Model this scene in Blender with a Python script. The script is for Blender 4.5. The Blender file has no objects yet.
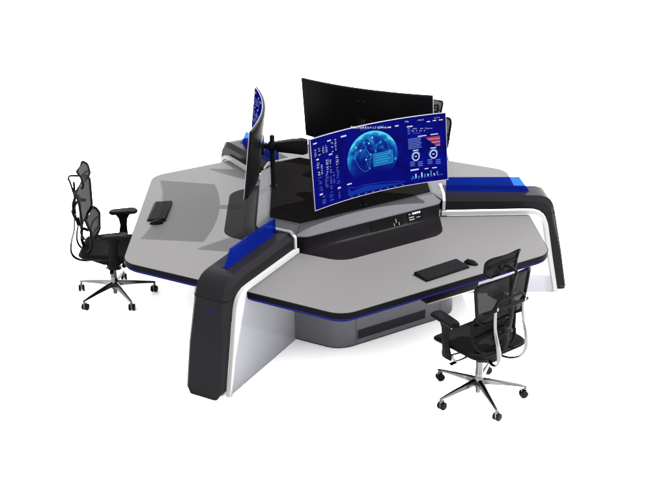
import bpy, bmesh, math, random
from mathutils import Vector, Matrix
random.seed(7)
R = math.radians
scene = bpy.context.scene
COL = scene.collection

# ------------------------------------------------------------------ materials
MATS = {}
def mat(name, color, rough=0.5, metal=0.0, spec=0.3, emit=None, estr=1.0, noise=0.0, nscale=40.0,
        bump=0.0, alpha=1.0, coat=0.0):
    m = bpy.data.materials.new(name); m.use_nodes = True
    nt = m.node_tree; p = nt.nodes['Principled BSDF']
    if name != 'white_floor': color = tuple(v*.7 for v in color)
    c = (*color, 1.0)
    p.inputs['Base Color'].default_value = c
    p.inputs['Roughness'].default_value = rough
    p.inputs['Metallic'].default_value = metal
    p.inputs['Specular IOR Level'].default_value = spec if metal > .5 else spec*.07
    if coat: p.inputs['Coat Weight'].default_value = coat
    if emit:
        p.inputs['Emission Color'].default_value = (*emit, 1.0)
        p.inputs['Emission Strength'].default_value = estr
    if noise or bump:
        tc = nt.nodes.new('ShaderNodeTexCoord'); n = nt.nodes.new('ShaderNodeTexNoise')
        n.inputs['Scale'].default_value = nscale; n.inputs['Detail'].default_value = 5
        nt.links.new(tc.outputs['Object'], n.inputs['Vector'])
        if noise:
            r = nt.nodes.new('ShaderNodeValToRGB')
            r.color_ramp.elements[0].position = .3; r.color_ramp.elements[1].position = .7
            r.color_ramp.elements[0].color = (*[v*(1-noise) for v in color], 1)
            r.color_ramp.elements[1].color = (*[min(1, v*(1+noise)) for v in color], 1)
            nt.links.new(n.outputs['Fac'], r.inputs['Fac']); nt.links.new(r.outputs['Color'], p.inputs['Base Color'])
            mr = nt.nodes.new('ShaderNodeMapRange')
            mr.inputs['To Min'].default_value = rough*.85; mr.inputs['To Max'].default_value = min(1, rough*1.15)
            nt.links.new(n.outputs['Fac'], mr.inputs['Value']); nt.links.new(mr.outputs['Result'], p.inputs['Roughness'])
        if bump:
            b = nt.nodes.new('ShaderNodeBump'); b.inputs['Strength'].default_value = bump; b.inputs['Distance'].default_value = .002
            nt.links.new(n.outputs['Fac'], b.inputs['Height']); nt.links.new(b.outputs['Normal'], p.inputs['Normal'])
    MATS[name] = m
    return m

def see_through(m, amount, tint=(1, 1, 1)):
    nt = m.node_tree; p = nt.nodes['Principled BSDF']; out = nt.nodes['Material Output']
    t = nt.nodes.new('ShaderNodeBsdfTransparent'); t.inputs['Color'].default_value = (*tint, 1)
    mx = nt.nodes.new('ShaderNodeMixShader'); mx.inputs['Fac'].default_value = amount
    nt.links.new(p.outputs[0], mx.inputs[1]); nt.links.new(t.outputs[0], mx.inputs[2])
    nt.links.new(mx.outputs[0], out.inputs['Surface'])
    return m

def mesh_weave(name, color, openness):
    """woven chair mesh: dark threads with open holes"""
    m = mat(name, color, .8, 0, .15)
    nt = m.node_tree; p = nt.nodes['Principled BSDF']; out = nt.nodes['Material Output']
    tc = nt.nodes.new('ShaderNodeTexCoord')
    hol = []
    for ax in ('X', 'Y', 'Z'):
        s = nt.nodes.new('ShaderNodeSeparateXYZ'); nt.links.new(tc.outputs['Object'], s.inputs[0])
        a = nt.nodes.new('ShaderNodeMath'); a.operation = 'MULTIPLY'; a.inputs[1].default_value = 900
        b = nt.nodes.new('ShaderNodeMath'); b.operation = 'SINE'
        nt.links.new(s.outputs[ax], a.inputs[0]); nt.links.new(a.outputs[0], b.inputs[0]); hol.append(b)
    q = nt.nodes.new('ShaderNodeMath'); q.operation = 'MULTIPLY'
    q2 = nt.nodes.new('ShaderNodeMath'); q2.operation = 'MULTIPLY_ADD'
    nt.links.new(hol[1].outputs[0], q.inputs[0]); nt.links.new(hol[2].outputs[0], q.inputs[1])
    nt.links.new(q.outputs[0], q2.inputs[0]); q2.inputs[1].default_value = openness*.8; q2.inputs[2].default_value = openness
    t = nt.nodes.new('ShaderNodeBsdfTransparent')
    mx = nt.nodes.new('ShaderNodeMixShader'); nt.links.new(q2.outputs[0], mx.inputs['Fac'])
    nt.links.new(p.outputs[0], mx.inputs[1]); nt.links.new(t.outputs[0], mx.inputs[2])
    nt.links.new(mx.outputs[0], out.inputs['Surface'])
    return m

M_floor = mat('white_floor', (.95, .95, .95), .9, 0, .1, noise=.006, nscale=2)
M_desk = mat('warm_grey_laminate', (0.0615, 0.0595, 0.0602), .5, 0, .6, noise=.03, nscale=190)
M_edge = mat('black_edge', (.0018, .0018, .0026), .5, 0, .12)
M_led = mat('blue_light_strip', (.002, .002, .012), .5, 0, .1, emit=(.012, .018, .26), estr=.8)
M_arm = mat('charcoal_shell', (0.0056, 0.0051, 0.0059), .22, 0, .2, noise=.06, nscale=300)
M_seam = mat('seam_black', (.003, .003, .003), .7, 0, .05)
M_white = mat('white_gloss_frame', (0.19, 0.19, 0.186), .3, 0, .4)
M_glass = see_through(mat('frosted_side_panel', (.275, .275, .295), .5, 0, .2), .43, (.76, .775, .81))
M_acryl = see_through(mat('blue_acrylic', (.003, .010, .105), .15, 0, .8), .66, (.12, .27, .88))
M_deck = mat('grey_deck', (0.040, 0.041, 0.045), .42, 0, .6, noise=.04, nscale=60)
M_hubtop = mat('hub_black_cover', (0.004318, 0.003864, 0.004091), .4, 0, .0, noise=.08, nscale=25)
M_riser = mat('riser_dark', (0.0036, 0.0032, 0.0038), .3, 0, .06, noise=.08, nscale=30)
M_cab = mat('cabinet_grey', (0.062, 0.062, 0.070), .4, 0, .35, noise=.03, nscale=20)
M_vent = mat('vent_dark', (0.01455, 0.015, 0.01727), .6, 0, .15)
M_black = mat('black_plastic', (.0026, .0026, .003), .42, 0, .18, noise=.1, nscale=80)
M_case = mat('monitor_case', (.0022, .0022, .0026), .35, 0, .16)
M_bezel = mat('pale_bezel', (0.15, 0.152, 0.18), .35, .2, .4)
M_keys = mat('keycap', (.0048, .0048, .0055), .55, 0, .2)
M_chrome = mat('polished_aluminium', (.092, .092, .095), .2, 1.0, .5)
M_frame = mat('chair_frame_black', (0.0025, 0.0025, 0.002727), .5, 0, .2)
M_tyre = mat('caster_black', (.004, .004, .004), .45, 0, .25)
M_mesh = mesh_weave('chair_mesh', (0.0068, 0.0068, 0.0071), .014)
M_seatm = mesh_weave('seat_mesh', (0.005, 0.005, 0.005455), .004)
M_lum = mesh_weave('lumbar_mesh', (0.0055, 0.0055, 0.0058), .010)
M_dot = mat('panel_light', (.3, .3, .3), .5, 0, .1, emit=(.8, .85, .9), estr=.9)
M_dotdim = mat('panel_light_dim', (.1, .1, .1), .5, 0, .1, emit=(.2, .22, .24), estr=.6)
M_dispglass = mat('display_glass', (.002, .002, .002), .25, 0, .15)
M_logo = mat('blue_marking', (.004, .004, .02), .5, 0, .1, emit=(.01, .02, .22), estr=.45)
M_tick = mat('tray_slide_metal', (.3, .28, .22), .35, .8, .4)
def em(name, c, s=1.0):
    m = mat(name, (.0005, .0005, .001), .8, 0, 0, emit=c, estr=s); return m
M_scr = em('screen_white', (.75, .82, 1), .95)
M_scrdim = em('screen_pale_blue', (.16, .25, .75), .8)
M_scrline = em('screen_thin_blue', (.02, .12, .62), .8)
M_scrcy = em('screen_cyan', (.03, .45, .75), .8)
M_scrred = em('screen_red', (.75, .06, .09), .8)
M_scrpink = em('screen_pink', (.85, .4, .45), .8)
M_title = em('screen_title', (.9, .85, .75), .95)
M_area = em('screen_area', (.006, .04, .42), .8)
M_box = em('screen_callout', (.012, .16, .5), .9)

# screen background: deep blue image, slightly lighter towards one side, subtle mottling
def screen_bg():
    m = mat('screen_background', (.0005, .0005, .001), .8, 0, 0)
    nt = m.node_tree; p = nt.nodes['Principled BSDF']
    uv = nt.nodes.new('ShaderNodeUVMap'); n = nt.nodes.new('ShaderNodeTexNoise'); n.inputs['Scale'].default_value = 4.7
    nt.links.new(uv.outputs[0], n.inputs['Vector'])
    r = nt.nodes.new('ShaderNodeValToRGB')
    r.color_ramp.elements[0].position = .3; r.color_ramp.elements[0].color = (.001, .001, .12, 1)
    r.color_ramp.elements[1].position = .75; r.color_ramp.elements[1].color = (.001, .003, .24, 1)
    nt.links.new(n.outputs['Fac'], r.inputs['Fac']); nt.links.new(r.outputs['Color'], p.inputs['Emission Color'])
    p.inputs['Emission Strength'].default_value = 1.0
    return m
M_bg = screen_bg()
def globe_mat():
    m = mat('screen_globe', (.0005, .0005, .001), .8, 0, 0)
    nt = m.node_tree; p = nt.nodes['Principled BSDF']; L = nt.links
    uv = nt.nodes.new('ShaderNodeUVMap')          # uv in -1..1 disc coordinates
    n = nt.nodes.new('ShaderNodeTexNoise'); n.inputs['Scale'].default_value = 2.6; n.inputs['Detail'].default_value = 6
    L.new(uv.outputs[0], n.inputs['Vector'])
    ln = nt.nodes.new('ShaderNodeVectorMath'); ln.operation = 'LENGTH'; L.new(uv.outputs[0], ln.inputs[0])
    sp = nt.nodes.new('ShaderNodeSeparateXYZ'); L.new(uv.outputs[0], sp.inputs[0])
    rim = nt.nodes.new('ShaderNodeMath'); rim.operation = 'POWER'; L.new(ln.outputs['Value'], rim.inputs[0]); rim.inputs[1].default_value = 5
    up = nt.nodes.new('ShaderNodeMath'); up.operation = 'MULTIPLY_ADD'; L.new(sp.outputs['Y'], up.inputs[0]); up.inputs[1].default_value = .62; up.inputs[2].default_value = .42; up.use_clamp = True
    cont = nt.nodes.new('ShaderNodeValToRGB'); L.new(n.outputs['Fac'], cont.inputs[0])
    cont.color_ramp.elements[0].position = .46; cont.color_ramp.elements[0].color = (.12, .12, .12, 1)
    cont.color_ramp.elements[1].position = .58; cont.color_ramp.elements[1].color = (1, 1, 1, 1)
    a = nt.nodes.new('ShaderNodeMath'); a.operation = 'MULTIPLY_ADD'; L.new(cont.outputs[0], a.inputs[0]); a.inputs[1].default_value = .6; L.new(rim.outputs[0], a.inputs[2])
    b = nt.nodes.new('ShaderNodeMath'); b.operation = 'MULTIPLY'; L.new(a.outputs[0], b.inputs[0]); L.new(up.outputs[0], b.inputs[1])
    col = nt.nodes.new('ShaderNodeValToRGB'); L.new(b.outputs[0], col.inputs[0])
    e = col.color_ramp.elements
    e[0].position = 0; e[0].color = (.001, .002, .18, 1)
    e[1].position = 1; e[1].color = (.1, .75, .9, 1)
    x = e.new(.3); x.color = (.004, .05, .36, 1)
    y = e.new(.65); y.color = (.015, .3, .66, 1)
    L.new(col.outputs[0], p.inputs['Emission Color']); p.inputs['Emission Strength'].default_value = .95
    return m
M_globe = globe_mat()

# ------------------------------------------------------------------ mesh helpers
def obj(name, bm, m, parent=None, smooth=35, bevel=0, label=None):
    if bevel:
        bmesh.ops.remove_doubles(bm, verts=bm.verts, dist=1e-5)
        es = [e for e in bm.edges if len(e.link_faces) == 2 and e.calc_face_angle(0) > R(40)]
        bmesh.ops.bevel(bm, geom=es, offset=bevel, segments=2, profile=.5, affect='EDGES', clamp_overlap=True)
    bmesh.ops.recalc_face_normals(bm, faces=bm.faces)
    me = bpy.data.meshes.new(name); bm.to_mesh(me); bm.free()
    me.materials.append(m)
    if smooth:
        me.shade_smooth(); me.set_sharp_from_angle(angle=R(smooth))
    o = bpy.data.objects.new(name, me); COL.objects.link(o)
    if parent: o.parent = parent
    if label: o['label'] = label
    return o
def NB(): return bmesh.new()
def box(bm, x0, x1, y0, y1, z0, z1, M=None):
    v = [Vector((x, y, z)) for z in (z0, z1) for y in (y0, y1) for x in (x0, x1)]
    if M: v = [M @ p for p in v]
    v = [bm.verts.new(p) for p in v]
    for f in ((0, 2, 3, 1), (4, 5, 7, 6), (0, 1, 5, 4), (2, 6, 7, 3), (0, 4, 6, 2), (1, 3, 7, 5)):
        bm.faces.new([v[i] for i in f])
def prism(bm, pts, z0, z1):
    a = [bm.verts.new((x, y, z0)) for x, y in pts]; b = [bm.verts.new((x, y, z1)) for x, y in pts]
    bm.faces.new(a[::-1]); bm.faces.new(b); n = len(pts)
    for i in range(n): bm.faces.new((a[i], a[(i+1) % n], b[(i+1) % n], b[i]))
def rings(bm, L, close=True, caps=True):
    V = [[bm.verts.new(p) for p in r] for r in L]; n = len(V[0])
    for a, b in zip(V, V[1:]):
        for i in range(n if close else n-1): bm.faces.new((a[i], a[(i+1) % n], b[(i+1) % n], b[i]))
    if caps: bm.faces.new(V[0][::-1]); bm.faces.new(V[-1])
    return V
def lathe(bm, prof, cx=0, cy=0, n=20, M=None):
    L = []
    for r, z in prof:
        ring = [Vector((cx+r*math.cos(2*math.pi*i/n), cy+r*math.sin(2*math.pi*i/n), z)) for i in range(n)]
        if M: ring = [M @ p for p in ring]
        L.append(ring)
    rings(bm, L)
def smooth_path(P, sub=6):
    P = [Vector(p) for p in P]; out = []
    for i in range(len(P)-1):
        p0 = P[max(i-1, 0)]; p1 = P[i]; p2 = P[i+1]; p3 = P[min(i+2, len(P)-1)]
        for k in range(sub):
            t = k/sub
            out.append(.5*((2*p1)+(p2-p0)*t+(2*p0-5*p1+4*p2-p3)*t*t+(3*p1-p0-3*p2+p3)*t**3))
    out.append(P[-1]); return out
def tube(bm, P, rx, ry=None, n=10, closed=False, side=None, radii=None):
    """sweep an ellipse (rx along 'side' vector, ry across) along P"""
    ry = ry or rx; P = [Vector(p) for p in P]; N = len(P); L = []
    side = Vector(side) if side else None
    prev = None
    for i, p in enumerate(P):
        t = (P[(i+1) % N]-P[i-1]) if closed else (P[min(i+1, N-1)]-P[max(i-1, 0)])
        t.normalize()
        ref = side if side else (prev if prev else (Vector((0, 0, 1)) if abs(t.z) < .9 else Vector((1, 0, 0))))
        a = ref - t*ref.dot(t)
        if a.length < 1e-4: a = t.orthogonal()
        a.normalize(); b = t.cross(a); prev = a
        k = radii[i] if radii else 1
        L.append([p+a*(math.cos(2*math.pi*j/n)*rx*k)+b*(math.sin(2*math.pi*j/n)*ry*k) for j in range(n)])
    if closed:
        V = [[bm.verts.new(q) for q in r] for r in L]
        for i in range(N):
            A, B = V[i], V[(i+1) % N]
            for j in range(n): bm.faces.new((A[j], A[(j+1) % n], B[(j+1) % n], B[j]))
    else: rings(bm, L)
def rrect(w, h, r, n=6, cx=0, cy=0):
    pts = []
    for sx, sy, a0 in ((1, 1, 0), (-1, 1, 90), (-1, -1, 180), (1, -1, 270)):
        for k in range(n+1):
            a = R(a0+90*k/n); pts.append((cx+sx*(w-r)+r*math.cos(a), cy+sy*(h-r)+r*math.sin(a)))
    return pts
def round_poly(P, rad, n=8):
    out = []; N = len(P)
    for i in range(N):
        p = Vector(P[i]); r = rad[i] if isinstance(rad, (list, tuple)) else rad
        if r == 0: out.append(tuple(p)); continue
        a = (Vector(P[i-1])-p).normalized(); b = (Vector(P[(i+1) % N])-p).normalized()
        half = a.angle(b)/2; d = r/math.tan(half)
        c = p+(a+b).normalized()*(r/math.sin(half))
        s = p+a*d-c; e = p+b*d-c
        a0 = math.atan2(s.y, s.x); a1 = math.atan2(e.y, e.x); da = (a1-a0+math.pi) % (2*math.pi)-math.pi
        for k in range(n+1):
            t = a0+da*k/n; out.append((c.x+r*math.cos(t), c.y+r*math.sin(t)))
    return out
def sheet(bm, outline, f, thick=None, rng=6):
    """fan-ring filled sheet: outline in 2D, f maps (a,b)->Vector"""
    cx = sum(p[0] for p in outline)/len(outline); cy = sum(p[1] for p in outline)/len(outline)
    prev = [bm.verts.new(f(*p)) for p in outline]
    for k in range(1, rng):
        s = 1-k/rng
        cur = [bm.verts.new(f(cx+(p[0]-cx)*s, cy+(p[1]-cy)*s)) for p in outline]
        for i in range(len(cur)): bm.faces.new((prev[i], prev[(i+1) % len(cur)], cur[(i+1) % len(cur)], cur[i]))
        prev = cur
    c = bm.verts.new(f(cx, cy))
    for i in range(len(prev)): bm.faces.new((prev[i], prev[(i+1) % len(prev)], c))
def thing(name, label, cat, loc=(0, 0, 0), rz=0, group=None):
    o = bpy.data.objects.new(name, None); COL.objects.link(o); o.location = loc; o.rotation_euler = (0, 0, rz)
    o.empty_display_size = .1; o['label'] = label; o['category'] = cat
    if group: o['group'] = group
    return o
def copy_tree(o, parent=None):
    c = o.copy(); COL.objects.link(c); c.parent = parent
    for ch in [x for x in o.children]: copy_tree(ch, c)
    return c
def polar(az, f, l, z=0):
    a = R(az); return Vector((f*math.cos(a)-l*math.sin(a), f*math.sin(a)+l*math.cos(a), z))

# ------------------------------------------------------------------ floor
bm = NB(); v = [bm.verts.new(p) for p in ((-70, -70, 0), (90, -70, 0), (90, 90, 0), (-70, 90, 0))]; bm.faces.new(v)
fl = obj('floor', bm, M_floor, smooth=0); fl['kind'] = 'structure'

# ------------------------------------------------------------------ console
console = thing('control_console', 'large three-sided grey and black control room console with blue light strips', 'console')
DESK_AZ = (-90, 150, 30); ARM_AZ = (-150, -30, 90)
def placed(o, az): o.rotation_euler = (0, 0, R(az)); return o

# desks (local x = towards the seated user)
def desk_outline(inset=0.0):
    P = [(.44, -.45), (.986, -1.391), (1.702, -.987), (1.702, .987), (.986, 1.391), (.44, .45)]
    P = round_poly(P, [0, .03, .20, .20, .03, 0], 12)
    if inset:
        c = Vector((1.05, 0)); out = []
        N = len(P)
        for i in range(N):
            p = Vector(P[i]); t = (Vector(P[(i+1) % N])-Vector(P[i-1])).normalized(); n = Vector((-t.y, t.x))
            if n.dot(c-p) < 0: n = -n
            out.append(tuple(p+n*inset))
        P = out
    return P
protoD = None
def rails(bm):
    pass
for az in DESK_AZ:
    if protoD is None:
        bm = NB(); prism(bm, desk_outline(0), .702, .7465)
        e = obj('desktop', bm, M_edge, console, smooth=30)
        bm = NB(); prism(bm, desk_outline(.006), .7455, .7505)
        obj('desk_surface', bm, M_desk, e, smooth=30)
        bm = NB(); prism(bm, desk_outline(.010), .683, .7025)
        obj('light_strip', bm, M_led, e, smooth=30)
        bm = NB(); prism(bm, desk_outline(.03), .668, .6835)
        obj('underframe', bm, M_edge, e, smooth=30)
        placed(e, az); protoD = e
    else: placed(copy_tree(protoD, console), az)

# cabinets under the desks
def cab_outline(s=1.0, off=0):
    P = [(.36, -.34), (.63, -.845), (1.02+off, -.62-off*.5), (1.02+off, .62+off*.5), (.63, .845), (.36, .34)]
    # side faces stand square to the arms
    def arm(r, s_, sg): return (r*.5+s_*.866, sg*(r*.866-s_*.5))
    P = [arm(.60, .012, -1), arm(1.01+off, .012, -1), (1.02+off, -.577-off*.577), (1.02+off, .577+off*.577), arm(1.01+off, .012, 1), arm(.60, .012, 1)]
    return round_poly(P, [0, .0, .22, .22, .0, 0], 12)
protoC = None
for az in DESK_AZ:
    if protoC is None:
        bm = NB(); prism(bm, cab_outline(), .022, .669)
        c = obj('cabinet', bm, M_cab, console, smooth=30)
        bm = NB(); prism(bm, cab_outline(off=-.02), .0, .0225)
        obj('plinth', bm, M_vent, c, smooth=30)
        bm = NB()
        box(bm, 1.0195, 1.0225, -.41, .27, .065, .148)
        vt = obj('vent', bm, M_vent, c, smooth=0)
        bm = NB()
        for k in range(5): box(bm, 1.0215, 1.0235, -.40, .26, .074+k*.0145, .0765+k*.0145)
        obj('vent_slats', bm, M_seam, vt, smooth=0)
        for l in (-.425, .425):
            bm = NB(); box(bm, 1.0190, 1.0209, l-.0015, l+.0015, .03, .66)
            obj('door_gap', bm, M_seam, c, smooth=0)
        placed(c, az); protoC = c
    else: placed(copy_tree(protoC, console), az)

# keyboard tray
protoT = None
for az in DESK_AZ:
    if protoT is None:
        bm = NB(); box(bm, 1.30, 1.665, -.215, .285, .612, .667)
        t = obj('keyboard_tray', bm, M_black, console, bevel=.004)
        bm = NB(); box(bm, 1.40, 1.668, -.20, .27, .606, .6105)
        obj('tray_rail', bm, M_tick, t, smooth=0)
        placed(t, az); protoT = t
    else: placed(copy_tree(protoT, console), az)

# arms
O = [(.93, .934), (1.40, .921), (1.74, .911), (1.80, .907), (1.85, .893), (1.885, .868), (1.908, .835), (1.922, .795), (1.938, .735), (2.012, .40), (2.083, .05), (2.092, .004)]
I = [(.93, .80), (1.35, .80), (1.66, .80), (1.735, .796), (1.785, .779), (1.825, .75), (1.847, .715), (1.862, .68), (1.872, .64), (1.928, .36), (1.995, .05), (2.003, .004)]
def off_path(P, d):
    out = []
    for i, p in enumerate(P):
        a = Vector(P[max(i-1, 0)]); b = Vector(P[min(i+1, len(P)-1)]); t = (b-a).normalized(); n = Vector((t.y, -t.x))
        out.append(tuple(Vector(p)+n*d))
    return out
W = .153
protoA = None
for az in ARM_AZ:
    if True:
        bm = NB(); L = []
        for i, (o_, i_) in enumerate(zip(O, I)):
            o_ = Vector(o_); i_ = Vector(i_); w = W; ch = .036
            if i == len(O)-1: w = W-.03
            m_ = i_+(o_-i_)*(1-.05/max((o_-i_).length, .09))
            if i > 8: m_ = i_+(o_-i_)*.86; ch = .018
            L.append([Vector((i_.x, -w, i_.y)), Vector((m_.x, -w, m_.y)), Vector((o_.x, -w+ch, o_.y)),
                      Vector((o_.x, w-ch, o_.y)), Vector((m_.x, w, m_.y)), Vector((i_.x, w, i_.y))])
        rings(bm, L)
        a = obj('partition_arm', bm, M_arm, console, smooth=28)
        # seam across the leg: thin dark strip standing 1 mm proud, all round
        bm = NB()
        def at(P, z):
            for p, q in zip(P, P[1:]):
                if p[1] >= z >= q[1]: t = (p[1]-z)/(p[1]-q[1]); return p[0]+(q[0]-p[0])*t
        Lr = []
        for z in (.757, .7535):
            xo = at(O, z)+.0012; xi = at(I, z)-.0012; xm = xi+(xo-xi)*.72
            w = W+.0012
            Lr.append([Vector((xi, -w, z)), Vector((xm, -w, z)), Vector((xo, -w+.03, z)), Vector((xo, w-.03, z)), Vector((xm, w, z)), Vector((xi, w, z))])
        rings(bm, Lr); obj('seam', bm, M_seam, a, smooth=0)
        # small blue marking on the leg face
        bm = NB(); x0 = -.05
        for k, (wd, hh) in enumerate(((.012, .02), (.02, .02), (.006, .02), (.018, .016), (.006, .02), (.02, .02))):
            if k in (2, 4):
                box(bm, 0, .0015, x0, x0+wd, 0, hh)
            else:
                box(bm, 0, .0015, x0, x0+.004, 0, hh); box(bm, 0, .0015, x0+wd-.004, x0+wd, 0, hh*.8); box(bm, 0, .0015, x0+.004, x0+wd-.004, hh-.005, hh-.001)
            x0 += wd+.008
        mk = obj('marking', bm, M_logo, a, smooth=0)
        zz = .665; xo = at(O, zz); mk.location = (xo-.0003, 0, zz); mk.rotation_euler = (0, -math.atan2(.086, .35), 0)
        # white frame + frosted panel on both sides
        Pin = off_path(I, .002)
        # extend the frame flush with the floor
        Po = Pin[:]; Pi = off_path(I, .036)
        Po[-1] = (2.002, .0); Pi[-1] = (1.966, .0)
        for sg in ((-1,) if az == -30 else (1,)):
            s0, s1 = (W+.001, .187)
            s0, s1 = (s0, s1) if sg > 0 else (-s1, -s0)
            bm = NB(); L = []
            for p, q in zip(Po, Pi):
                L.append([Vector((p[0], s0, p[1])), Vector((p[0], s1, p[1])), Vector((q[0], s1, q[1])), Vector((q[0], s0, q[1]))])
            rings(bm, L); f = obj('white_frame', bm, M_white, a, smooth=28)
            bm = NB()
            pan = [(.98, .002), (1.962, .002)]+[q for q in Pi[::-1][1:]]
            pan = [(x-.001, z-.001) for x, z in pan]; pan[-1] = (.98, pan[-1][1])
            y0, y1 = ((.166, .176) if sg > 0 else (-.176, -.166))
            A_ = [bm.verts.new((x, y0, z)) for x, z in pan]; B_ = [bm.verts.new((x, y1, z)) for x, z in pan]
            bm.faces.new(A_); bm.faces.new(B_[::-1])
            for i in range(len(pan)): bm.faces.new((A_[i], A_[(i+1) % len(pan)], B_[(i+1) % len(pan)], B_[i]))
            obj('side_panel', bm, M_glass, f, smooth=0)
        # white collar round the root of the arm
        bm = NB()
        sec = [(-.17, .765), (-.17, .895), (-.125, .944), (.125, .944), (.17, .895), (.17, .765)]
        seci = [(-.157, .765), (-.157, .892), (-.119, .933), (.119, .933), (.157, .892), (.157, .765)]
        L = [[Vector((x, y, z)) for x, S in ((.937, sec), (.962, sec), (.962, seci), (.937, seci)) for (y, z) in (S[k],)] for k in range(6)]
        rings(bm, L); obj('collar', bm, M_white, a, smooth=0)
        # blue acrylic screen: upright plate; added thin strip imitates its reflection on the arm
        bm = NB()
        pl = [(.985, .9345), (1.715, .9145), (1.625, 1.038), (.985, 1.048)]
        A_ = [bm.verts.new((x, -.006, z)) for x, z in pl]; B_ = [bm.verts.new((x, .006, z)) for x, z in pl]
        bm.faces.new(A_); bm.faces.new(B_[::-1])
        for i in range(4): bm.faces.new((A_[i], A_[(i+1) % 4], B_[(i+1) % 4], B_[i]))
        ac = obj('acrylic_screen', bm, M_acryl, a, smooth=0)
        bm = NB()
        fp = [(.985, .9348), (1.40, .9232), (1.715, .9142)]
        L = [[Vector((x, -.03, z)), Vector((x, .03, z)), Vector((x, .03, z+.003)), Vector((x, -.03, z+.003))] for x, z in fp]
        rings(bm, L); obj('acrylic_reflection', bm, M_acryl, ac, smooth=0)
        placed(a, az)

# hub : riser, deck, black cover (built once per desk sector)
def curve_pts(Fm, Lm, rad, end, n=34):
    P = [(end[0], -end[1]), (Fm, -Lm), (Fm, Lm), (end[0], end[1])]
    Q = round_poly([(0, -1)]+P+[(0, 1)], [0, 0, rad, rad, 0, 0], 10)[1:-1]
    # resample
    Q = [Vector(q) for q in Q]; d = [0]
    for a, b in zip(Q, Q[1:]): d.append(d[-1]+(b-a).length)
    out = []
    for k in range(n+1):
        s = d[-1]*k/n; i = 0
        while i < len(d)-2 and d[i+1] < s: i += 1
        t = (s-d[i])/(d[i+1]-d[i]); out.append(Q[i].lerp(Q[i+1], t))
    return out
end = (.95*.5+.155*.866, .95*.866-.155*.5)       # point where the arm collar starts
bot = curve_pts(.935, .50, .20, (end[0]-.03, end[1]-.02))
top = curve_pts(.645, .66, .08, (end[0]-.03, end[1]-.01))
hexc = [(.842*.5+.145*.866, .842*.866-.145*.5)]
HF, HL = hexc[0]; HF = .546; HL = .656
protoH = None
for az in DESK_AZ:
    if protoH is None:
        n = len(bot); L = []
        for f, z in ((0, .7508), (.35, .754), (.62, .762), (.80, .778), (.90, .803), (.96, .842), (1, .888)):
            L.append([Vector((bot[i].x+(top[i].x-bot[i].x)*f, bot[i].y+(top[i].y-bot[i].y)*f, z)) for i in range(n)])
        bm = NB(); rings(bm, L, close=False, caps=False)
        ri = obj('riser', bm, M_riser, console, smooth=40)
        # display on the steep part
        bm = NB()
        def rp(l, t, o=.004):
            # point on steep face: t 0 bottom..1 top
            prof = [(.80, .778), (.90, .803), (.96, .842), (1, .888)]
            k = min(int(t*3), 2); u = t*3-k
            f = prof[k][0]+(prof[k+1][0]-prof[k][0])*u; z = prof[k][1]+(prof[k+1][1]-prof[k][1])*u
            return Vector((.935+(.645-.935)*f+o, l, z+o))
        def patch(bm, l0, l1, t0, t1, o, ns=6):
            V = [[bm.verts.new(rp(l, t0+(t1-t0)*j/ns, o)) for l in (l0, l1)] for j in range(ns+1)]
            for a, b in zip(V, V[1:]): bm.faces.new((a[0], a[1], b[1], b[0]))
        bm = NB(); patch(bm, .325, .47, .30, .93, .004); dp = obj('display', bm, M_dispglass, ri, smooth=0)
        bm = NB(); patch(bm, -.05, .275, .30, .93, .003); obj('control_strip', bm, M_dispglass, ri, smooth=0)
        for k in range(4):
            bm = NB(); patch(bm, .375+k*.022, .390+k*.022, .76, .86, .006, 1)
            obj('indicator_light', bm, M_dot, dp, smooth=0)
        bm = NB()
        patch(bm, .336, .356, .77, .83, .006, 1)
        for row in (.57, .42):
            for k in range(3): patch(bm, .336+k*.018, .350+k*.018, row, row+.07, .006, 1)
        patch(bm, .41, .45, .5, .54, .006, 1)
        patch(bm, .20, .206, .5, .75, .0055, 1); patch(bm, .175, .18, .3, .5, .0055, 1); patch(bm, .225, .23, .3, .5, .0055, 1)
        obj('display_text', bm, M_dotdim, dp, smooth=0)
        # deck
        bm = NB()
        hexl = [Vector((HF, -HL+2*HL*i/(n-1))) for i in range(n)]
        L = [[Vector((top[i].x+.006, top[i].y, .8885)) for i in range(n)], [Vector((top[i].x+.006, top[i].y, .896)) for i in range(n)],
             [Vector((top[i].x-.012, top[i].y*.995, .905)) for i in range(n)],
             [Vector((hexl[i].x, hexl[i].y, .964)) for i in range(n)]]
        rings(bm, L, close=False, caps=False)
        dk = obj('deck', bm, M_deck, console, smooth=30)
        # corner piece of the deck between hub and one arm
        bm = NB()
        A0 = Vector((HF, HL, .964)); A1_ = polar(120, HF, -HL, .964)
        topend = Vector((top[-1].x+.006, top[-1].y, .896)); 
        tl2 = polar(120, top[0].x+.006, top[0].y, .896)
        e0 = polar(60, .955, -.16, .888); e1 = polar(60, .955, -.12, .938); e2 = polar(60, .955, .12, .938); e3 = polar(60, .955, .16, .888)
        V = [bm.verts.new(p) for p in (A0, topend, e0, e1, e2, e3, tl2, A1_)]
        bm.faces.new((V[0], V[1], V[2])); bm.faces.new((V[0], V[2], V[3])); bm.faces.new((V[0], V[3], V[4], V[7]))
        bm.faces.new((V[7], V[4], V[5])); bm.faces.new((V[7], V[5], V[6]))
        obj('deck_corner', bm, M_deck, dk, smooth=0)
        placed(ri, az); placed(dk, az); protoH = (ri, dk)
    else:
        rc = protoH[0].copy(); COL.objects.link(rc); rc.parent = console; placed(rc, az); placed(copy_tree(protoH[1], console), az)
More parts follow.
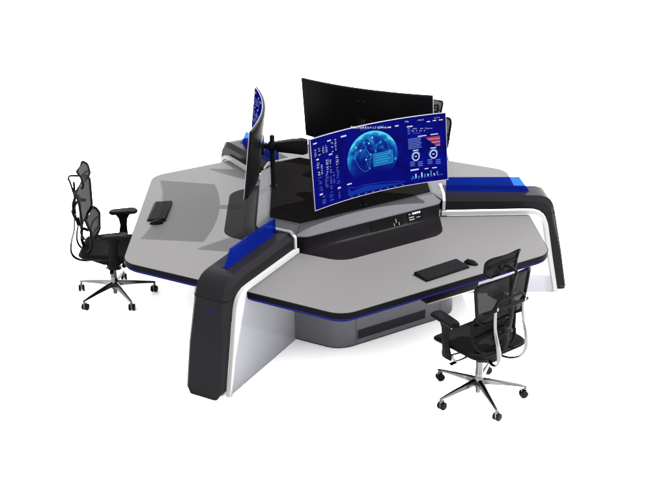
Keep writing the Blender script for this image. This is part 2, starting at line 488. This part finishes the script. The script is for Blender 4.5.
# black hexagonal cover
def hexpts(k):
    out = []
    for az in (-90, 30, 150):
        for l in (-HL, HL): out.append(tuple(polar(az, HF*k, l*k).xy))
    return out
bm = NB(); prism(bm, hexpts(1.012), .945, .9675); obj('hub_rim', bm, M_deck, console, smooth=0)
bm = NB(); prism(bm, hexpts(.985), .955, .979); cov = obj('hub_cover', bm, M_hubtop, console, bevel=.002)
for az in DESK_AZ:
    bm = NB()
    box(bm, .16, .50, -.30, .30, .9788, .9812)
    h = obj('hatch', bm, M_hubtop, cov, bevel=.001); placed(h, az)
    bm = NB()
    for l in (-.02, .02): box(bm, .17, .42, l-.002, l+.002, .9810, .9818)
    box(bm, .145, .152, -.25, .25, .9788, .9802)
    g = obj('hatch_gap', bm, M_seam, h, smooth=0)

# ------------------------------------------------------------------ monitors
FT, FB, WM, ZT, ZB, OFF, SAG = .674, .740, .652, 1.707, 1.139, .024, .084
def scr(u, v, off=0.0):
    """point on the screen face; u left->right for the user, v bottom->top"""
    f = FB+(FT-FB)*v; z = ZB+(ZT-ZB)*v; w = 2*u-1
    x = f-SAG*(1-w*w)
    tx = Vector((2*SAG*w/WM, 1, 0)).normalized(); up = Vector((FT-FB, 0, ZT-ZB)).normalized(); nrm = tx.cross(up); 
    if nrm.x < 0: nrm = -nrm
    return Vector((x, w*WM+OFF, z))+nrm*off
def grid_patch(bm, u0, u1, v0, v1, off, nu=None, nv=1, uvl=None):
    nu = nu or max(1, int(abs(u1-u0)*28))
    V = [[bm.verts.new(scr(u0+(u1-u0)*i/nu, v0+(v1-v0)*j/nv, off)) for i in range(nu+1)] for j in range(nv+1)]
    for j in range(nv):
        for i in range(nu):
            f = bm.faces.new((V[j][i], V[j][i+1], V[j+1][i+1], V[j+1][i]))
            if uvl:
                for l, (a, b) in zip(f.loops, ((i, j), (i+1, j), (i+1, j+1), (i, j+1))):
                    l[uvl].uv = ((u0+(u1-u0)*a/nu)*2.3, v0+(v1-v0)*b/nv)
# zoomed-picture pixel -> (u,v)
def zuv(x, y):
    u = (x-42)/(655-42); u2 = u
    topy = 130+(15-130)*u-19*4*u*(1-u)*1.0
    boty = 435+(305-435)*u-10*4*u*(1-u)
    v = (boty-y)/(boty-topy); return u, v
def zr(bm, x, y, w, h, off=.003):
    u, v = zuv(x, y); du = w/613; dv = h/297
    grid_patch(bm, u, u+du, v-dv, v, off, nv=1)
def glyph_run(bm, x, y, w, h, n, vertical=False, off=.003, skip=.15):
    for k in range(n):
        if random.random() < skip: continue
        if vertical: cx, cy, cw, chh = x, y+h*k/n, w, h/n*.72
        else: cx, cy, cw, chh = x+w*k/n, y, w/n*.72, h
        # a tiny character made of two or three strokes
        for _ in range(random.choice((2, 3, 3))):
            if random.random() < .55: q = random.random()*.5; zr(bm, cx+cw*q*.5, cy+random.random()*chh*.8, cw*(1-q), max(chh*.13, .9), off)
            else: q = random.random()*.5; zr(bm, cx+random.random()*cw*.8, cy+chh*q*.6, max(cw*.13, .9), chh*(1-q), off)
def uvline(bm, pts, wdt=.0022, off=.0028):
    P = [scr(u, v, off) for u, v in pts]
    for a, b in zip(P, P[1:]):
        t = (b-a).normalized(); n = Vector((1, 0, 0)); s = t.cross(n).normalized()*wdt/2
        bm.faces.new([bm.verts.new(q) for q in (a-s, b-s, b+s, a+s)])
def ring_patch(bm, cu, cv, ru, rv, wd, a0=0, a1=360, off=.003, n=24):
    pr = None
    for k in range(n+1):
        a = R(a0+(a1-a0)*k/n); c, s = math.cos(a), math.sin(a)
        cur = (bm.verts.new(scr(cu+ru*c, cv+rv*s, off)), bm.verts.new(scr(cu+ru*(1-wd)*c, cv+rv*(1-wd)*s, off)))
        if pr: bm.faces.new((pr[0], cur[0], cur[1], pr[1]))
        pr = cur
def build_monitor(label):
    t = thing('curved_monitor', label, 'monitor', group='curved monitors round the console hub')
    # casing
    bm = NB(); nu = 28
    def ringat(vals):
        L = []
        for k, (m_, off) in enumerate(vals):
            pts = []
            for i in range(nu+1): pts.append(scr(m_+(1-2*m_)*i/nu, 1-m_*2.2, off))
            for i in range(nu, -1, -1): pts.append(scr(m_+(1-2*m_)*i/nu, m_*2.2, off))
            L.append(pts)
        return L
    L = ringat([(.0, -.0012), (.0, -.018), (.006, -.024), (.012, -.026)])
    V = rings(bm, L, caps=False)
    # close the back with strips following the curve
    last = V[-1]
    for i in range(nu): bm.faces.new((last[i], last[i+1], last[2*nu+1-i-1], last[2*nu+1-i]))
    fr = V[0]
    for i in range(nu): bm.faces.new((fr[i], fr[i+1], fr[2*nu+1-i-1], fr[2*nu+1-i]))
    case = obj('casing', bm, M_case, t, smooth=40)
    bm = NB()
    # bezel: thin pale frame
    L = ringat([(.0015, -.001), (.0, -.001), (.0, .003), (.001, .004), (.0028, .003), (.0028, -.001)])
    rings(bm, L, caps=False); obj('bezel', bm, M_bezel, t, smooth=30)
    # small details on the back
    for du in (-.03, .01):
        bm = NB()
        P = [scr(.5+du+dx, .80+dy, -.0275) for dx, dy in ((0, 0), (.02, 0), (.02, .012), (0, .012))]
        bm.faces.new([bm.verts.new(p) for p in P])
        obj('back_mark', bm, M_vent, case, smooth=0)
    # display
    bm = NB(); uvl = bm.loops.layers.uv.new('UVMap')
    grid_patch(bm, .003, .997, .006, .994, .0, nu=30, nv=6, uvl=uvl)
    sc = obj('screen', bm, M_bg, t, smooth=60)
    # white small text
    random.seed(11)
    bmw, bmd, bml, bmc, bmr, bmp, bmt, bmb = [NB() for _ in range(8)]; bma = NB()
    # left columns (lines of characters running down)
    for (x, y, w, h, n) in ((58, 172, 11, 34, 4), (78, 164, 11, 38, 4), (98, 156, 11, 34, 4), (113, 150, 11, 36, 4), (141, 140, 10, 44, 5), (158, 126, 10, 50, 6),
                            (66, 225, 15, 60, 6), (85, 236, 9, 44, 6), (110, 215, 15, 66, 7), (129, 212, 7, 60, 8), (158, 192, 14, 50, 5)):
        glyph_run(bmw, x, y, w, h, n, True)
    for (x, y, w, h, n) in ((68, 290, 20, 60, 7), (100, 280, 20, 56, 8), (124, 284, 12, 60, 8), (140, 268, 10, 52, 7), (158, 246, 14, 76, 9), (80, 372, 20, 44, 6), (118, 352, 20, 44, 6), (160, 342, 10, 44, 6)):
        glyph_run(bmd, x, y, w, h, n, True)
    for (x, y, w, h) in ((56, 146, 18, 5), (124, 132, 18, 5), (128, 190, 16, 5), (66, 212, 12, 6), (70, 362, 16, 6), (160, 336, 14, 6), (190, 112, 26, 6), (205, 322, 22, 5)):
        zr(bmw, x, y, w, h)
    # title
    glyph_run(bmt, 238, 68, 165, 11, 15, skip=0); glyph_run(bmt, 240, 70, 160, 9, 13, skip=0)
    zr(bml, 280, 85, 110, 3)
    for (x, y) in ((405, 72), (438, 66)): zr(bmw, x, y, 16, 5)
    # right column
    for (x, y, w) in ((482, 46, 24), (536, 40, 28), (598, 32, 34)): glyph_run(bmw, x, y, w, 8, 4); 
    for (x, y, w) in ((575, 50, 14), (600, 46, 14), (625, 44, 16)): zr(bmw, x, y, w, 4)
    zr(bmw, 490, 70, 24, 5)
    for k in range(3): zr(bmd, 492, 80+k*10, 10, 4); glyph_run(bmw if k < 2 else bmd, 508, 80+k*10-2, (90, 60, 40)[k], 5, (14, 9, 6)[k])
    zr(bmw, 535, 113, 36, 4); zr(bmw, 588, 106, 32, 4)
    for k in range(7): zr(bmd, 492, 126+k*7, 58-3*(k % 3), 3.2)
    # red fan of bars
    for k in range(6):
        x0 = 568+k*8
        zr(bmr if k % 2 == 0 else bmp, x0, 120+k*6.5, 627-x0, 4.5)
    # two gauges
    for cx, cy in ((523, 203), (598, 193)):
        u, v = zuv(cx, cy)
        ring_patch(bmw, u, v, 16/613, 19/290, .24)
        ring_patch(bmc, u, v, 20/613, 23/290, .10, 20, 200)
        zr(bmw, cx-5, cy-2, 9, 4)
        zr(bmw, cx-12, cy-28, 24, 4)
        for sx in (-26, 8):
            for k in range(3): zr(bmd, cx+sx, cy+24+k*8, 20, 3.5)
    zr(bmw, 497, 262, 36, 6); zr(bmw, 558, 256, 16, 4); zr(bmw, 590, 252, 20, 4)
    for k, hgt in enumerate((8, 17, 6, 19, 11, 9, 21, 7, 15)):
        x = 504+k*13
        zr(bmw if k % 2 else bmc, x, 300-k*2.2-hgt, 5, hgt)
    for k in range(10): zr(bmd, 498+k*14, 303-k*2.4, 9, 2.5)
    # baseline strip at the bottom middle
    pts = [(.27, .17), (.30, .10), (.34, .115), (.40, .13), (.46, .12), (.52, .10), (.60, .08), (.68, .06)]
    P = [bma.verts.new(scr(u, v, .0025)) for u, v in pts]+[bma.verts.new(scr(u, .045, .0025)) for u in (.68, .60, .52, .46, .40, .34, .30, .27)]
    n2 = len(pts)
    for i in range(n2-1): bma.faces.new((P[i], P[i+1], P[2*n2-2-i], P[2*n2-1-i]))
    uvline(bml, [(.27, .18), (.33, .14), (.40, .15), (.47, .135), (.55, .12), (.63, .10), (.7, .07)], .003)
    for k in range(8): u = .29+k*.055; grid_patch(bmd, u, u+.014, .022, .032, .003)
    # callout box on globe
    uc, vc = zuv(335, 190); grid_patch(bmb, uc, uc+86/613, vc-.18, vc, .0032)
    uvline(bmc, [(uc, vc), (uc+86/613, vc), (uc+86/613, vc-.18), (uc, vc-.18), (uc, vc)], .004, .0045)
    for k in range(4): grid_patch(bmc, uc+.012, uc+.125-.02*(k % 2), vc-.04-k*.035, vc-.026-k*.035, .0045)
    # network arcs
    gu, gv, ru, rv = .468, .525, .188, .37
    def arc(a, b, lift):
        pts = []
        for k in range(9):
            t = k/8; pts.append((gu+ru*(a[0]+(b[0]-a[0])*t), gv+rv*(a[1]+(b[1]-a[1])*t+lift*4*t*(1-t))))
        uvline(bmc, pts, .0022, .0042)
    nodes = [(-.45, .35), (-.1, .55), (.15, .2), (-.25, -.05), (.35, .5), (-.7, .1), (.05, .75), (-.05, .1), (-.3, .62), (.55, .55), (-.12, -.42), (.9, -.25), (.7, .1), (-.62, .5)]
    for a, b, l in ((0, 1, .15), (1, 2, .2), (2, 3, -.1), (4, 2, .1), (5, 0, .1), (6, 1, .05), (7, 3, .1), (8, 6, .12), (9, 4, .1), (3, 10, -.05), (5, 10, -.28), (10, 7, .1), (12, 11, -.05), (13, 8, .1), (9, 12, .1), (0, 7, .1), (8, 7, -.1)):
        arc(nodes[a], nodes[b], l)
    for x, y in nodes:
        r_ = random.choice((.010, .013, .017)); c = bmw if r_ < .012 else bmc
        ring_patch(c, gu+ru*x, gv+rv*y, r_*.5, r_*1.15, .99, n=10, off=.0048)
    # globe disc
    bm = NB(); uvl = bm.loops.layers.uv.new('UVMap')
    nr, na = 8, 48; V = [[bm.verts.new(scr(gu+ru*(r_/nr)*math.cos(2*math.pi*k/na), gv+rv*(r_/nr)*math.sin(2*math.pi*k/na), .002)) for k in range(na)] for r_ in range(1, nr+1)]
    def setuv(f, cs):
        for l, (r_, k) in zip(f.loops, cs): l[uvl].uv = ((r_/nr)*math.cos(2*math.pi*k/na), (r_/nr)*math.sin(2*math.pi*k/na))
    for r_ in range(nr-1):
        for k in range(na):
            f = bm.faces.new((V[r_][k], V[r_+1][k], V[r_+1][(k+1) % na], V[r_][(k+1) % na]))
            setuv(f, ((r_+1, k), (r_+2, k), (r_+2, k+1), (r_+1, k+1)))
    f = bm.faces.new(V[0]); 
    for l, k in zip(f.loops, range(na)): l[uvl].uv = ((1/nr)*math.cos(2*math.pi*k/na), (1/nr)*math.sin(2*math.pi*k/na))
    obj('globe_graphic', bm, M_globe, sc, smooth=60)
    for b, m_, nm in ((bmw, M_scr, 'white_text'), (bmd, M_scrdim, 'pale_text'), (bml, M_scrline, 'chart_line'), (bmc, M_scrcy, 'cyan_graphic'),
                      (bmr, M_scrred, 'red_bars'), (bmp, M_scrpink, 'pink_bars'), (bmt, M_title, 'title_text'), (bmb, M_box, 'callout_box'), (bma, M_area, 'chart_area')):
        obj(nm, b, m_, sc, smooth=0)
    # stand: pole, joint, rear block
    bm = NB(); lathe(bm, [(.034, .9815), (.034, .987), (.0215, .991), (.0215, 1.44), (.018, 1.446)], .52, -.03, 16)
    po = obj('pole', bm, M_black, t, smooth=35)
    bm = NB(); box(bm, .485, .555, -.06, .0, 1.315, 1.385)
    cl = obj('clamp', bm, M_black, po, bevel=.006)
    bm = NB()
    sxs = [(.49, .036, 1.305, 1.385), (.36, .040, 1.290, 1.402), (.26, .042, 1.275, 1.408), (.215, .034, 1.285, 1.395)]
    L = [[Vector((x, -.03-w, z0)), Vector((x, -.03+w, z0)), Vector((x, -.03+w, z1)), Vector((x, -.03-w, z1))] for x, w, z0, z1 in sxs]
    rings(bm, L); obj('rear_block', bm, M_black, t, bevel=.005)
    bm = NB(); box(bm, .548, .59, -.05, -.01, 1.33, 1.37)
    bf = scr(.46, .42, -.027); box(bm, .588, .612, -.09, .06, 1.30, 1.43)
    obj('mount_plate', bm, M_black, t, bevel=.004)
    return t
mon = build_monitor('curved monitor facing the front, its lit blue screen with a globe in full view')
mon.rotation_euler = (0, 0, R(-90))
m2 = copy_tree(mon); m2.rotation_euler = (0, 0, R(150)); m2['label'] = 'leftmost curved monitor, seen edge-on with a sliver of blue screen'
m3 = copy_tree(mon); m3.rotation_euler = (0, 0, R(30)); m3['label'] = 'curved monitor at the back, turned away, showing only its black rear'

# ------------------------------------------------------------------ keyboards and mice
def build_keyboard(label):
    t = thing('keyboard', label, 'keyboard', group='keyboards on the desks')
    bm = NB()
    L = [[Vector((-.078, y, 0)), Vector((.078, y, 0)), Vector((.078, y, .014)), Vector((-.078, y, .024))] for y in (-.215, .215)]
    rings(bm, L); obj('case', bm, M_black, t, bevel=.003)
    bm = NB()
    rows = 6
    for r_ in range(rows):
        x = -.062+r_*.0236; z = .0235-(x+.078)/.156*.010; y = -.205
        ncol = 20
        k = 0
        while k < ncol:
            w = .0205
            if r_ == 5 and k == 4: w = .0205*6; 
            elif k in (13, 17): y += .0; 
            x0, x1, y0, y1 = x-.009, x+.009, y+.0012, y+w-.0012
            box(bm, x0, x1, y0, y1, z-.002, z+.005)
            y += w; k += 6 if (r_ == 5 and k == 4) else 1
    obj('keycaps', bm, M_keys, t, smooth=0)
    return t
kb = build_keyboard('black keyboard on the near grey desk, in front of the globe screen')
p = polar(-90, 1.503, .048, .751); kb.location = p; kb.rotation_euler = (0, 0, R(-90+3))
k2 = copy_tree(kb); p = polar(150, 1.522, -.045, .751); k2.location = p; k2.rotation_euler = (0, 0, R(150-2)); k2['label'] = 'black keyboard on the left grey desk, near the leftmost chair'
def build_mouse(label):
    t = thing('computer_mouse', label, 'mouse', group='mice beside the keyboards')
    bm = NB(); L = []
    for k in range(9):
        a = k/8; x = -.056+.112*a; s = math.sin(math.pi*min(max(a, .03), .97))**.45
        w = .033*s; h = .036*s*(1-.25*a)
        L.append([Vector((x, w*math.cos(R(q)), h*math.sin(R(q))+.002)) for q in range(0, 181, 18)]+[Vector((x, 0, .001))])
    rings(bm, L); b = obj('shell', bm, M_black, t, smooth=60)
    bm = NB(); lathe(bm, [(.004, -.004), (.008, -.003), (.008, .003), (.004, .004)], n=14)
    w = obj('scroll_wheel', bm, M_keys, b, smooth=40); w.rotation_euler = (R(90), 0, 0); w.location = (-.03, 0, .029)
    return t
mo = build_mouse('black mouse right of the keyboard on the near grey desk')
mo.location = polar(-90, 1.515, .325, .751); mo.rotation_euler = (0, 0, R(-90+25))
mo2 = copy_tree(mo); mo2.location = polar(150, 1.522, .214, .751); mo2.rotation_euler = (0, 0, R(150+10)); mo2['label'] = 'black mouse at the near end of the keyboard on the left desk'

# ------------------------------------------------------------------ office chair (local +x = forward, +y = chair's left)
def build_chair(label, phase):
    t = thing('office_chair', label, 'chair', group='mesh office chairs at the desks')
    # base
    for k in range(5):
        a = R(phase+72*k); Mz = Matrix.Rotation(a, 4, 'Z')
        bm = NB()
        secs = [(.02, .026, .105, .155), (.08, .022, .105, .148), (.20, .017, .098, .128), (.30, .013, .088, .110), (.352, .011, .082, .100), (.362, .007, .086, .097)]
        L = []
        for x, w, z0, z1 in secs:
            pts = [(-w, z0+.004), (-w*.6, z0), (w*.6, z0), (w, z0+.004), (w*.72, z1-.004), (w*.35, z1), (-w*.35, z1), (-w*.72, z1-.004)]
            L.append([Mz @ Vector((x, y, z)) for y, z in pts])
        rings(bm, L); leg = obj('base_leg', bm, M_chrome, t, smooth=50)
        # caster: twin wheels, hood and stem
        sw = R(random.uniform(-50, 50)) if False else R((20, -35, 60, 10, -60)[k])
        Mc = Matrix.Translation(Mz @ Vector((.35, 0, 0))) @ Matrix.Rotation(a+sw, 4, 'Z')
        bm = NB()
        for s in (-1, 1):
            Mw = Mc @ Matrix.Translation((-.012, s*.017, .03)) @ Matrix.Rotation(R(90), 4, 'X')
            lathe(bm, [(.010, -.010), (.027, -.009), (.030, -.006), (.030, .006), (.027, .009), (.010, .010)], n=18, M=Mw)
        cs = obj('caster', bm, M_tyre, leg, smooth=40)
        bm = NB()
        lathe(bm, [(.007, .03), (.007, .092)], n=10, M=Mc)
        lathe(bm, [(.011, .060), (.013, .066), (.011, .074)], n=12, M=Mc)
        box(bm, -.030, .010, -.006, .006, .02, .066, M=Mc)
        leg2 = obj('caster_hood', bm, M_chrome, cs if False else leg, smooth=40)
    bm = NB()
    lathe(bm, [(.012, .075), (.030, .080), (.034, .10), (.038, .150), (.034, .166), (.029, .172), (.0285, .20), (.0285, .30), (.021, .302), (.021, .345)], n=22)
    lathe(bm, [(.017, .03), (.019, .035), (.019, .08)], n=16)
    obj('gas_lift', bm, M_chrome, t, smooth=40)
    # mechanism
    bm = NB()
    L = [[Vector((x, -w, z0)), Vector((x, w, z0)), Vector((x, w*1.05, z1)), Vector((x, -w*1.05, z1))] for x, w, z0, z1 in ((-.17, .055, .37, .42), (-.06, .075, .338, .425), (.08, .075, .338, .425), (.17, .05, .375, .425))]
    rings(bm, L); me = obj('tilt_mechanism', bm, M_frame, t, bevel=.008)
    bm = NB()
    for s in (-1, 1):
        tube(bm, [(.02, s*.07, .375), (.02, s*.17, .362), (.03, s*.225, .350)], .006, n=8)
        tube(bm, [(.03, s*.215, .352), (.035, s*.262, .345)], .017, .008, n=10, side=(1, 0, 0))
    lathe(bm, [(.018, -.012), (.022, -.008), (.022, .008), (.018, .012)], n=14, M=Matrix.Translation((.12, -.10, .345)) @ Matrix.Rotation(R(90), 4, 'X'))
    obj('lever', bm, M_frame, me, smooth=40)
    # seat
    def seatmap(a, b, dz=0.0):
        # a: -1..1 along x (rear->front) scaled in metres, b lateral
        x = a; z = .488
        if x > .12: z -= ((x-.12)/.15)**2*.035
        if x < -.10: z += ((-x-.10)/.14)**2*.012
        z += .016*(abs(b)/.25)**2 - .006
        return Vector((x, b, z+dz))
    out = rrect(.245, .250, .075, 7)
    out = [(x+.015, y*(1-.06*(x > 0)*x/.25-.10*(x < 0)*(-x)/.25)) for x, y in out]
    bm = NB(); tube(bm, [seatmap(*p, -.014) for p in out], .017, .024, n=10, closed=True, side=(0, 0, 1)); sf = obj('seat_frame', bm, M_frame, t, smooth=60)
    bm = NB(); sheet(bm, out, lambda a, b: seatmap(a, b, .004-.010*max(0, 1-((a/.24)**2+(b/.24)**2)))); obj('seat_mesh', bm, M_seatm, sf, smooth=60)
    # seat pan / under cover
    bm = NB()
    L = []
    for k, (s_, z) in enumerate(((.97, .478), (.95, .455), (.80, .435), (.45, .424))):
        L.append([Vector((x*s_, y*s_, z-(.03*max(0, (x*s_-.12)/.13) if x > .12 else 0))) for x, y in out])
    rings(bm, L); obj('seat_pan', bm, M_frame, t, smooth=45)
    # armrests
    for s in (-1, 1):
        bm = NB()
        # post: broad at the bottom, narrow neck, flaring to the pad
        secs = [(.470-.085, .052, .010, .00), (.43, .050, .014, .0), (.50, .040, .016, .005), (.57, .032, .016, .012), (.63, .040, .017, .012), (.672, .066, .022, .012), (.690, .082, .026, .012)]
        L = []
        for z, hx, hy, ox in secs:
            yy = s*(.285 if z > .45 else .272)
            L.append([Vector((.065+ox+hx*math.cos(R(q)), yy+hy*math.sin(R(q)), z)) for q in range(0, 360, 24)])
        rings(bm, L); ar = obj('armrest', bm, M_frame, t, smooth=50)
        bm = NB(); L = []
        po = rrect(.128, .046, .040, 6)
        for sc_, z, in ((.90, .686), (1.0, .694), (1.0, .708), (.93, .717), (.6, .719)):
            L.append([Vector((.085+x*sc_, s*.282+y*sc_*(1+.12*x/.128), z+.020*((x+.02)/.128)*(.5)-(.012*max(0, (x-.07)/.058)))) for x, y in po])
        rings(bm, L); obj('arm_pad', bm, M_black, ar, smooth=50)
        bm = NB()
        tube(bm, smooth_path([(.115, s*.27, .43), (.12, s*.262, .395), (.10, s*.20, .372), (.06, s*.08, .385)], 5), .0085, n=8); obj('arm_bracket', bm, M_chrome, ar, smooth=50); bm = NB()
        tube(bm, smooth_path([(.01, s*.27, .43), (.00, s*.262, .398), (.00, s*.20, .376), (.0, s*.08, .385)], 5), .0085, n=8)
        obj('arm_bracket', bm, M_chrome, ar, smooth=50)
    # back supports (two polished S-curved bands)
    for s in (-1, 1):
        bm = NB()
        P = smooth_path([(-.13, s*.055, .392), (-.21, s*.085, .392), (-.285, s*.115, .43), (-.318, s*.132, .50), (-.305, s*.140, .60), (-.272, s*.140, .70), (-.258, s*.138, .80), (-.256, s*.135, .875)], 5)
        N = len(P); rad = [1.0+.9*math.exp(-((i/N-.40)/.16)**2) for i in range(N)]
        L = []
        for i, pnt in enumerate(P):
            tg = (P[min(i+1, N-1)]-P[max(i-1, 0)]).normalized(); y_ = Vector((0, 1, 0)); a_ = (y_-tg*y_.dot(tg)).normalized(); b_ = tg.cross(a_)
            wy = .0125*rad[i]; th = .0095
            L.append([pnt+a_*(math.cos(R(q))*wy)+b_*(math.sin(R(q))*th) for q in range(0, 360, 36)])
        rings(bm, L); obj('back_support', bm, M_chrome, t, smooth=60)
    # upper back
    def backmap(y, h, off=0.0):
        # y lateral, h height 0..1
        z = .745+.322*h; x = -.228-.02*h+.88*y*y
        x += .018*math.sin(math.pi*h)
        return Vector((x+off, y, z))
    o2 = []
    for y, h in rrect(.25, .5, .085, 7):
        h += .5; y *= (.86+.14*h) ; o2.append((y, h))
    # height rounding correction (rrect radius is shared between metres and unit height)
    o2 = []
    for y, zz in rrect(.268, .18, .060, 8): o2.append((y*(.84+.16*(zz+.18)/.36), (zz+.18)/.36))
    bm = NB(); tube(bm, [backmap(*p) for p in o2], .014, .011, n=10, closed=True, side=(0, 1, 0)); bf = obj('backrest_frame', bm, M_frame, t, smooth=60)
    bm = NB(); sheet(bm, o2, lambda a, b: backmap(a, b, .005), rng=8); obj('back_mesh', bm, M_mesh, bf, smooth=60)
    # rear yoke and spine
    bm = NB()
    tube(bm, smooth_path([(-.225, -.215, .84), (-.262, -.15, .868), (-.275, 0, .872), (-.262, .15, .868), (-.225, .215, .84)], 6), .015, .011, n=10, side=(0, 0, 1))
    tube(bm, smooth_path([(-.255, -.14, .865), (-.262, -.12, .925), (-.27, 0, .935), (-.262, .12, .925), (-.255, .14, .865)], 6), .010, n=8)
    tube(bm, smooth_path([(-.265, 0, .70), (-.278, 0, .80), (-.272, 0, .87), (-.262, 0, 1.0), (-.258, 0, 1.09)], 5), .024, .009, n=10, side=(0, 1, 0))
    for s in (-1, 1): tube(bm, [(-.245, s*.137, .86), (-.262, s*.137, .885)], .019, n=10)
    obj('back_yoke', bm, M_frame, t, smooth=50)
    bm = NB()
    bm.free()
    for s in (-1, 1):
        bm = NB(); box(bm, -.278, -.268, s*.137-.008, s*.137+.008, .868, .892); obj('yoke_badge', bm, M_chrome, t, smooth=0)
    # lumbar support, bulging forwards
    def lmap(y, h, off=0.0):
        z = .485+.315*h; x = -.180+.062*math.sin(math.pi*(h*.9+.05))+.5*y*y-.02*(1-h)
        return Vector((x+off, y, z))
    o3 = [(y*(.94+.06*(zz+.1375)/.275), (zz+.1375)/.275) for y, zz in rrect(.215, .1375, .075, 8)]
    bm = NB(); tube(bm, [lmap(*p) for p in o3], .015, .013, n=10, closed=True, side=(0, 1, 0))
    for hh in (.36, .66): tube(bm, [lmap(y/10*.205, hh+.06*math.cos(y/10*1.5), -.004) for y in range(-10, 11, 2)], .008, n=8)
    lf = obj('lumbar_frame', bm, M_frame, t, smooth=60)
    bm = NB(); sheet(bm, o3, lambda a, b: lmap(a, b, .006), rng=7); obj('lumbar_mesh', bm, M_lum, lf, smooth=60)
    bm = NB()
    tube(bm, smooth_path([(-.16, 0, .43), (-.22, 0, .47), (-.245, 0, .56), (-.235, 0, .66), (-.262, 0, .76)], 5), .030, .012, n=10, side=(0, 1, 0))
    tube(bm, smooth_path([(-.20, -.10, .60), (-.235, -.05, .64), (-.24, .05, .64), (-.20, .10, .60)], 4), .014, .009, n=8)
    obj('lumbar_bracket', bm, M_frame, t, smooth=50)
    # headrest
    def hmap(y, h, off=0.0):
        z = 1.080+.150*h; x = -.200+.045*math.sin(math.pi*(.15+.75*h))-.02*h+.8*y*y
        return Vector((x+off, y, z))
    o4 = [(y*(.93+.07*(zz+.0725)/.145), (zz+.0725)/.145) for y, zz in rrect(.160, .0725, .042, 7)]
    bm = NB(); tube(bm, [hmap(*p) for p in o4], .012, .010, n=10, closed=True, side=(0, 1, 0))
    tube(bm, [hmap(y/10*.150, .42+.10*math.cos(y/10*1.5), -.004) for y in range(-10, 11, 2)], .007, n=8)
    hf = obj('headrest_frame', bm, M_frame, t, smooth=60)
    bm = NB(); sheet(bm, o4, lambda a, b: hmap(a, b, .004), rng=6); obj('headrest_mesh', bm, M_mesh, hf, smooth=60)
    bm = NB()
    tube(bm, smooth_path([(-.262, 0, .93), (-.272, 0, 1.0), (-.292, 0, 1.10), (-.300, 0, 1.12), (-.285, 0, 1.148), (-.22, 0, 1.148), (-.185, 0, 1.145)], 6), .015, .008, n=10, side=(0, 1, 0))
    tube(bm, [(-.180, -.045, 1.145), (-.180, .045, 1.145)], .012, n=10)
    obj('headrest_arm', bm, M_frame, t, smooth=50)
    return t
FCH = polar(-90, 2.128, -.059); LCH = polar(150, 1.958, .081)
th = 95
ch = build_chair('black mesh office chair with headrest seen from behind, in front of the near desk', -90+54.9-th)
ch.location = FCH; ch.rotation_euler = (0, 0, R(th))
c2 = copy_tree(ch); c2.location = LCH; c2.rotation_euler = (0, 0, R(-30)); c2['label'] = 'leftmost black mesh office chair seen from its side, at the left desk'
c3 = copy_tree(ch); c3.location = polar(30, 1.958, .081)+Vector((-.02, -.08, 0)); c3.rotation_euler = (0, 0, R(195)); c3['label'] = 'black office chair at the far desk, mostly hidden behind the globe screen'

# ------------------------------------------------------------------ camera
cam = bpy.data.cameras.new('camera'); co = bpy.data.objects.new('camera', cam); COL.objects.link(co); scene.camera = co
rt = Vector((0.8486293, -0.52895635, -0.00578775)); up = Vector((0.22182094, 0.34590229, 0.91167268)); bk = Vector((-0.48023306, -0.77495599, 0.41087641))
Mx = Matrix((rt, up, bk)).transposed().to_4x4(); Mx.translation = Vector((-4.52436372, -7.2980269, 4.24335758)); co.matrix_world = Mx
cam.sensor_width = 36; cam.lens = 1053.9746*36/667; cam.clip_end = 500

# ------------------------------------------------------------------ light: white studio surround plus one lamp
w = bpy.data.worlds.new('World'); scene.world = w; w.use_nodes = True
bg = w.node_tree.nodes['Background']; bg.inputs[0].default_value = (1, 1, 1, 1); bg.inputs[1].default_value = 4.7
ld = bpy.data.lights.new('studio_lamp', 'AREA'); ld.shape = 'DISK'; ld.size = .3; ld.energy = 32000
lo = bpy.data.objects.new('studio_lamp', ld); COL.objects.link(lo)
az_, el_ = R(-41), R(49); d = Vector((math.cos(az_)*math.cos(el_), math.sin(az_)*math.cos(el_), math.sin(el_)))
lo.location = d*24; lo.rotation_euler = d.to_track_quat('Z', 'Y').to_euler()

scene.view_settings.view_transform = 'Standard'; scene.view_settings.look = 'None'
scene.view_settings.exposure = 0; scene.view_settings.gamma = 1
